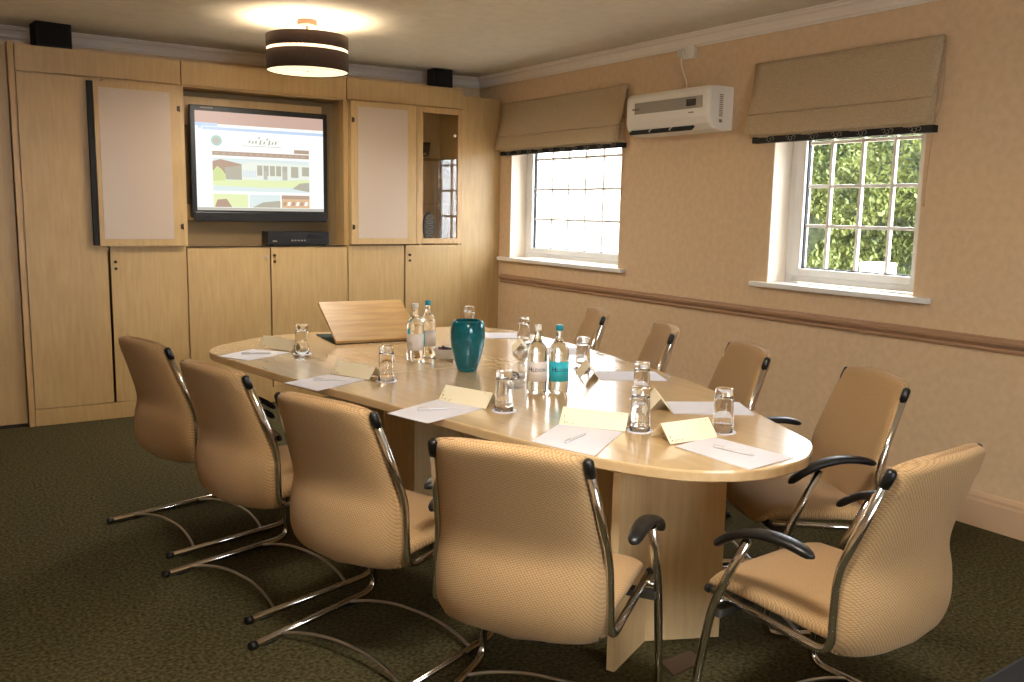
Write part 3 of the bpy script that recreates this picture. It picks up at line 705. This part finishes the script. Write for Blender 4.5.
# ------------------------------------------------------------------ things on the table
SEAT = ['farthest left seat', 'second left seat from the cupboards', 'third left seat from the cupboards', 'near left seat', 'near end seat', 'right corner seat',
        'window-side seat behind the two near bottles', 'window-side seat second from the cupboards', 'farthest window-side seat']
PAPERS = [[(-2.976, -2.167), (-2.76, -2.035), (-2.640, -2.212), (-2.880, -2.345)],
 [(-2.923, -2.939), (-2.694, -2.85), (-2.606, -3.024), (-2.860, -3.150)],
 [(-2.797, -3.633), (-2.528, -3.515), (-2.457, -3.718), (-2.74, -3.83)],
 [(-2.574, -4.194), (-2.361, -4.055), (-2.246, -4.241), (-2.501, -4.42)],
 [(-2.221, -4.46), (-2.029, -4.434), (-2.002, -4.735), (-2.209, -4.753)],
 [(-1.790, -3.957), (-1.907, -4.126), (-1.661, -4.281), (-1.549, -4.105)],
 [(-1.618, -3.315), (-1.733, -3.491), (-1.488, -3.641), (-1.392, -3.462)],
 [(-1.50, -2.60), (-1.61, -2.775), (-1.365, -2.93), (-1.25, -2.755)],
 [(-1.50, -1.97), (-1.61, -2.145), (-1.362, -2.30), (-1.245, -2.12)]]
PH = []
LOOK = ['blank white paper sheets at the ' + s for s in SEAT]
LOOK[3] = 'white paper sheets with a pen, just past the near left chair back'
LOOK[4] = 'white paper sheets at the rounded near end of the table'
for q, lab in zip(PAPERS, LOOK):
    c = sum((Vector((*p, 0)) for p in q), Vector())/4
    mb = MB()
    for k in range(3):
        mtx = Matrix.Rotation((k-1)*.012, 4, 'Z'); z0 = k*.0009
        mb.loops([[mtx @ (Vector((*p, 0))-c) + Vector((0, 0, z)) for p in q] for z in (z0, z0+.0007)], smooth=False)
    o = mb.build('paper_sheets', M['paper']); o.location = (c.x, c.y, TZ+.0004); tag(o, lab, 'paper', 'paper sheets laid at each seat')
ZP = TZ+.0034
# tent cards : base edge line a-b (facing the sitter), opposite foot offset by n
def tent(ax, ay, bx, by, depth, h, lab, z=ZP, back=None):
    a, b = Vector((ax, ay, 0)), Vector((bx, by, 0)); d = (b-a); L_ = d.length; d.normalize(); n = Vector((-d.y, d.x, 0))
    if n.dot(Vector((-2.1, (ay+by)/2, 0))+Vector((0, .3 if ay < -4.1 else 0, 0))-a) < 0: n = -n
    o = a; th = .0008
    sec = [(0, 0), (depth/2, h), (depth, 0), (depth-th*1.5, 0), (depth/2, h-th*2.5), (th*1.5, 0)]
    mb = MB(); mb.loops([[d*s+n*p+Vector((0, 0, zz)) for p, zz in sec] for s in (0, L_)], smooth=False)
    ob = mb.build('place_card', M['card']); ob.location = (ax, ay, z)
    tag(ob, lab, 'place card', 'folded cream cards')
    mb = MB(); rnd = random.Random(int(ax*1000))
    slope = Vector((0, 0, 0))
    up = (n*(depth/2)+Vector((0, 0, h))); ul = up.length; up.normalize(); nn = (-n*h+Vector((0, 0, depth/2))).normalized()
    def spot(s, v, r): 
        c = d*s+up*v+nn*.0006
        mb.quad(c-d*r-up*r*.5, c+d*r*.8-up*r*.6, c+d*r*.6+up*r*.7, c-d*r*.7+up*r*.5)
    for k in range(9):
        spot(.008+rnd.random()*.05, .004+rnd.random()*.008, .0022)
    for k in range(6): spot(.006+rnd.random()*.012, .01+rnd.random()*.03, .0022)
    for k in range(4): spot(L_-.045+rnd.random()*.03, ul-.010+rnd.random()*.005, .0018)
    p_ = mb.build('printed_motif', M['tan'], ob, recalc=False)
    return ob
CL = ['cream folded card at the ' + s for s in SEAT]
TENTS = [((-2.715, -1.962), (-2.625, -2.192)), ((-2.676, -2.828), (-2.598, -3.045)), ((-2.535, -3.526), (-2.460, -3.742)), ((-2.367, -4.058), (-2.236, -4.245)),
         ((-2.220, -4.440), (-2.022, -4.450)), ((-1.905, -4.115), (-1.790, -3.955)), ((-1.728, -3.480), (-1.615, -3.310)), ((-1.605, -2.777), (-1.500, -2.605)), ((-1.605, -2.145), (-1.500, -1.975))]
for (a, b), lab, dp in zip(TENTS, CL, (.075, .085, .085, .085, .10, .085, .085, .085, .085)): tent(*a, *b, dp, .052 if dp < .1 else .056, lab, ZP)
# pens
for (x, y, a, lab) in [(-2.80, -2.20, 1.2, 'clear pen on the paper at the farthest left seat'), (-2.745, -2.99, 1.1, 'clear pen on the paper at the second left seat'), (-2.62, -3.67, 1.25, 'clear pen on the paper at the third left seat'),
                  (-2.44, -4.245, 2.0, 'clear pen with a dark clip on the paper at the near left seat'), (-2.115, -4.60, .2, 'clear pen lying on the paper at the near end seat')]:
    t = thing('pen', lab, 'pen', (x, y, ZP+.0045), a-PI/2, 'pens on the papers')
    MB().tube([(-.068, 0, 0), (-.06, 0, 0), (.055, 0, 0), (.066, 0, 0), (.072, 0, 0)], lambda q: (.0035, .0042, .0042, .003, .0006)[min(4, int(q*4+.01))], 8).build('barrel', mat('pen_plastic', srgb(214, 212, 214), .25), t)
    MB().box(-.066, -.030, -.0010, .0010, .0038, .0052).build('clip', M['grey'], t)

# upturned tumblers on round white coasters
def make_glass():
    t = thing('glass_tumbler', '', 'glass')
    r0, r1, h = .034, .029, .146    # mouth radius (down), base radius (up)
    o = MB().lathe([(r0-.0016, 0), (r0, .0008), (r0-.0006, .03), (r1+.001, h-.012), (r1, h-.003), (r1-.003, h), (0, h-.002), (0, h-.030), (r1-.006, h-.028), (r1-.0025, h-.038), (r0-.0028, .03), (r0-.0024, .0008), (r0-.0016, 0)], 28)
    return o.build('tumbler', M['glass'])
GL = [(-2.598, -2.273), (-2.537, -3.085), (-2.413, -3.79), (-2.182, -4.254), (-1.845, -3.880), (-1.949, -4.399), (-1.631, -3.24), (-1.465, -2.515), (-1.452, -1.925)]
GW = ['by the farthest left card', 'by the second left card from the cupboards', 'in front of the clear sweet bowl', 'between the two nearest cream cards', 'just behind the one between the two nearest cards',
      'standing nearest the right-hand end of the table', 'just right of the bottle with the blue label', 'between the vase and the white-capped bottle', 'whose top peeks over the teal vase']
proto = None
for (x, y), wl in zip(GL, GW):
    c = MB().lathe([(0, 0), (.044, 0), (.045, .001), (.044, .002), (0, .002)], 28).build('coaster', M['paper']); c.location = (x, y, TZ+.0004)
    tag(c, 'round white coaster under the tumbler ' + wl, 'coaster', 'white coasters')
    if proto is None: g = proto = make_glass(); g.name = 'glass_tumbler'
    else: g = proto.copy(); COL.objects.link(g)
    g.location = (x, y, TZ+.0026); tag(g, 'upturned clear tumbler ' + wl, 'glass', 'upturned tumblers')
# remove the unused empty created by make_glass
for o in [q for q in bpy.data.objects if q.type == 'EMPTY' and q.name.startswith('glass_tumbler')]: bpy.data.objects.remove(o)

# bottles
def wrap_text(parent, s, size, r, zc, ang, mt, bold=.0, serif=True):
    cu = bpy.data.curves.new('lettering', 'FONT'); cu.body = s; cu.size = size; cu.offset = bold; cu.align_x = 'CENTER'; cu.align_y = 'CENTER'; cu.resolution_u = 2; cu.space_character = 1.12
    to = bpy.data.objects.new('lettering', cu); COL.objects.link(to)
    bpy.context.view_layer.update()
    me = bpy.data.meshes.new_from_object(to.evaluated_get(bpy.context.evaluated_depsgraph_get())); bpy.data.objects.remove(to)
    bm = bmesh.new(); bm.from_mesh(me); bmesh.ops.triangulate(bm, faces=bm.faces[:])
    for v in bm.verts:
        a = ang + v.co.x/r; v.co = Vector((r*math.cos(a), r*math.sin(a), zc+v.co.y))
    bm.to_mesh(me); bm.free(); me.materials.append(mt)
    o = bpy.data.objects.new('lettering', me); COL.objects.link(o); o.parent = parent; return o
def arc_label(parent, r, z0, z1, a0, a1, mt, name='label'):
    n = 28; rows = [[Vector(((rr)*math.cos(a0+(a1-a0)*k/n), rr*math.sin(a0+(a1-a0)*k/n), z)) for rr, z in ((r, z0), (r+.0004, z0), (r+.0004, z1), (r, z1))] for k in range(n+1)]
    return MB().loops(rows).build(name, mt, parent)
M['lab_w'] = mat('label_white', srgb(226, 216, 208), .5); M['lab_t'] = mat('label_teal', srgb(40, 178, 196), .5); M['cap_t'] = mat('cap_teal', srgb(24, 140, 164), .35); M['cap_w'] = mat('cap_white', srgb(226, 222, 214), .35)
M['navy'] = mat('navy_ink', srgb(22, 36, 72), .5)
def bottle(x, y, lab, cap, label_fn):
    t = thing('water_bottle', lab, 'bottle', (x, y, TZ+.0004), 0, 'water bottles on the table')
    R = .0400
    prof = [(0, .004), (.030, 0), (.036, .003), (R, .012), (R, .160), (.0385, .172), (.0335, .186), (.0245, .199), (.0165, .210), (.0135, .224), (.0125, .240), (.0122, .252), (0, .2525)]
    MB().lathe(prof, 36).build('bottle_body', M['water'], t)
    MB().lathe([(0, .249), (.0140, .249), (.0145, .252), (.0145, .268), (.0135, .271), (0, .271)], 24).build('cap', M[cap], t)
    label_fn(t, R); return t
def face(x, y, off=0): return math.atan2(-6.427-y, -4.132-x)+off
def L_hildon(mt, off, ink, x, y):
    def f(t, R):
        a = face(x, y, off); arc_label(t, R+.0002, .052, .130, a-1.3, a+1.3, M[mt]); wrap_text(t, 'H', .0265, R+.0012, .0985, a-.0265/R, M[ink], .0004); wrap_text(t, 'ILDON', .0185, R+.0012, .0968, a+.009/R, M[ink], .0004)
        wrap_text(t, 'H', .0235, R+.0012, .0955, a+.05-.033/R, M[ink], .0004) if False else None
        b_ = arc_label(t, R+.0009, .076, .0766, a-.5, a+.5, M['tan'], 'label_rule')
    return f
bottle(-2.127, -3.584, 'clear water bottle with white cap and pale label, nearest the teal-labelled one', 'cap_w', L_hildon('lab_w', -.05, 'navy', -2.127, -3.584))
bottle(-2.052, -3.624, 'clear water bottle with teal cap and full teal label', 'cap_t', L_hildon('lab_t', .22, 'navy', -2.052, -3.624))
def L_back(t, R):
    a = face(-2.193, -2.676); arc_label(t, R+.0002, .052, .130, a-1.3, a+1.3, M['lab_w']); o = wrap_text(t, '|||||||', .022, R+.0012, .085, a-.95, M['tan'])
bottle(-2.200, -2.690, 'clear water bottle with clear cap beside the wooden lectern', 'cap_w', L_back)
def L_side(t, R):
    a = face(-2.085, -2.600); arc_label(t, R+.0002, .052, .130, a-.35, a+1.3, M['lab_w']); arc_label(t, R+.0002, .052, .130, a-1.3, a-.352, M['lab_t']); wrap_text(t, 'H', .020, R+.0012, .09, a-.72, M['lab_w'], .0004)
bottle(-2.085, -2.600, 'water bottle with teal cap and half teal, half white label', 'cap_t', L_side)

# vase
t = thing('teal_vase', 'squat teal glass vase in the middle of the table', 'vase', (-2.116, -3.03, TZ+.0004))
vp = [(0, 0), (.041, 0), (.045, .004), (.049, .018), (.0575, .045), (.067, .08), (.0745, .115), (.0775, .145), (.0775, .170), (.0755, .195), (.0725, .210), (.067, .221), (.056, .226)]
MB().lathe(vp + [(.054, .223), (.064, .217), (.0695, .207), (.0725, .193), (.0745, .168), (.0743, .145), (.0713, .115), (.0637, .08), (.054, .045), (.045, .018), (.038, .008), (0, .006)], 48).build('body', M['teal'], t)
MB().lathe([(.0775, .170), (.0786, .1725), (.0773, .175), (.0765, .1725), (.0775, .170)], 48).build('ridge', M['teal'], t)

# bowls with sweets
def bowl(x, y, mt, prof, lab):
    t = MB().lathe(prof, 36).build('sweet_bowl', M[mt]); t.location = (x, y, TZ+.0004); return tag(t, lab, 'bowl')
bowl(-2.045, -2.700, 'white', [(0, 0), (.034, 0), (.036, .003), (.060, .050), (.0575, .050), (.034, .006), (0, .005)], 'small white bowl of wrapped sweets left of the vase')
bowl(-2.145, -3.46, 'bowlglass', [(0, 0), (.036, 0), (.040, .003), (.054, .060), (.0515, .060), (.037, .007), (0, .006)], 'clear glass bowl of dark sweets behind a tumbler')
cols = [mat('sweet_wrap_dark', srgb(46, 40, 48), .25), mat('sweet_wrap_red', srgb(140, 40, 46), .25), mat('sweet_wrap_silver', srgb(200, 196, 196), .25), mat('sweet_wrap_blue', srgb(40, 60, 120), .25)]
def sweet_mesh(mt):
    mb = MB(); mb.loops([[Vector((x, r*math.cos(a), r*math.sin(a)*.8)) for a in [2*PI*k/10 for k in range(10)]] for x, r in ((-.018, .007), (-.015, .006), (-.010, .002), (-.008, .007), (-.003, .0088), (.003, .0088), (.008, .007), (.010, .002), (.015, .006), (.018, .007))])
    return mb.build('wrapped_sweet', mt)
protos = [sweet_mesh(c) for c in cols]; used = [0]*4
for bi, (bx, by, z0, rad, gl, lb) in enumerate([(-2.045, -2.700, .040, .030, 'sweets in the white bowl', 'small wrapped sweet in the white bowl beside the vase'), (-2.145, -3.46, .046, .028, 'sweets in the glass bowl', 'small wrapped sweet in the clear bowl by the tumbler')]):
    for k in range(14):
        a = k*2.4; rr = rad*math.sqrt((k+.3)/14); ci = random.choice([0, 0, 1, 2, 3]) if bi == 0 else random.choice([0, 2, 2, 2])
        o = protos[ci] if not used[ci] else protos[ci].copy()
        if used[ci]: COL.objects.link(o)
        used[ci] = 1
        o.location = (bx+rr*math.cos(a), by+rr*math.sin(a), TZ+z0+.010*(1-rr/rad)+random.random()*.004); o.rotation_euler = (random.uniform(-.4, .4), random.uniform(-.5, .5), random.random()*6)
        tag(o, ('dark', 'red', 'silver', 'blue')[ci]+' '+lb.replace('small ', ''), 'sweet', gl)
for c, u in zip(protos, used):
    if not u: bpy.data.objects.remove(c)

# lectern
t = thing('table_lectern', 'tilted wooden lectern board on the far end of the table', 'lectern', (-2.342, -2.076, TZ+.0004), -.11)
tilt = math.atan2(.170, .335)
q = Matrix.Translation((0, .0, .012)) @ Matrix.Rotation(tilt, 4, 'X')
MB().box(0, .475, 0, .378, -.008, .008, .0015, rot=q).build('reading_board', M['wood_lec'], t)
MB().box(.002, .473, .02, .395, 0, .004).build('baize_base', M['green'], t)
for x in (.03, .42):
    MB().prism([(.02, .0045), (.12, .0045), (.12, .055), (.02, .008)], x, x+.015, 'x').build('side_wedge', M['wood_lec'], t)
MB().box(.22, .24, .30, .312, .004, .148).build('prop', M['wood_lec'], t)

# floor plate and black case
tag(MB().loops([[Vector((x, y, z)) for x, y in [(-2.197, -4.418), (-2.063, -4.414), (-2.069, -4.489), (-2.223, -4.506)]] for z in (0.0005, .006)], smooth=False).build('floor_socket_cover', M['floorplate']), 'flat brown metal floor socket cover in front of the table leg', 'socket cover')
t = thing('black_case', 'black case standing at the bottom right corner of the photo', 'case', (-1.80, -5.535, 0), .045)
MB().box(-.30, .40, -.30, .225, .0, .30, .012).build('shell', M['blackm'], t)
MB().tube(fillet([(-.08, -.05, .295), (-.08, -.05, .33), (.08, -.05, .33), (.08, -.05, .295)], .02), .008, 8).build('handle', M['black'], t)
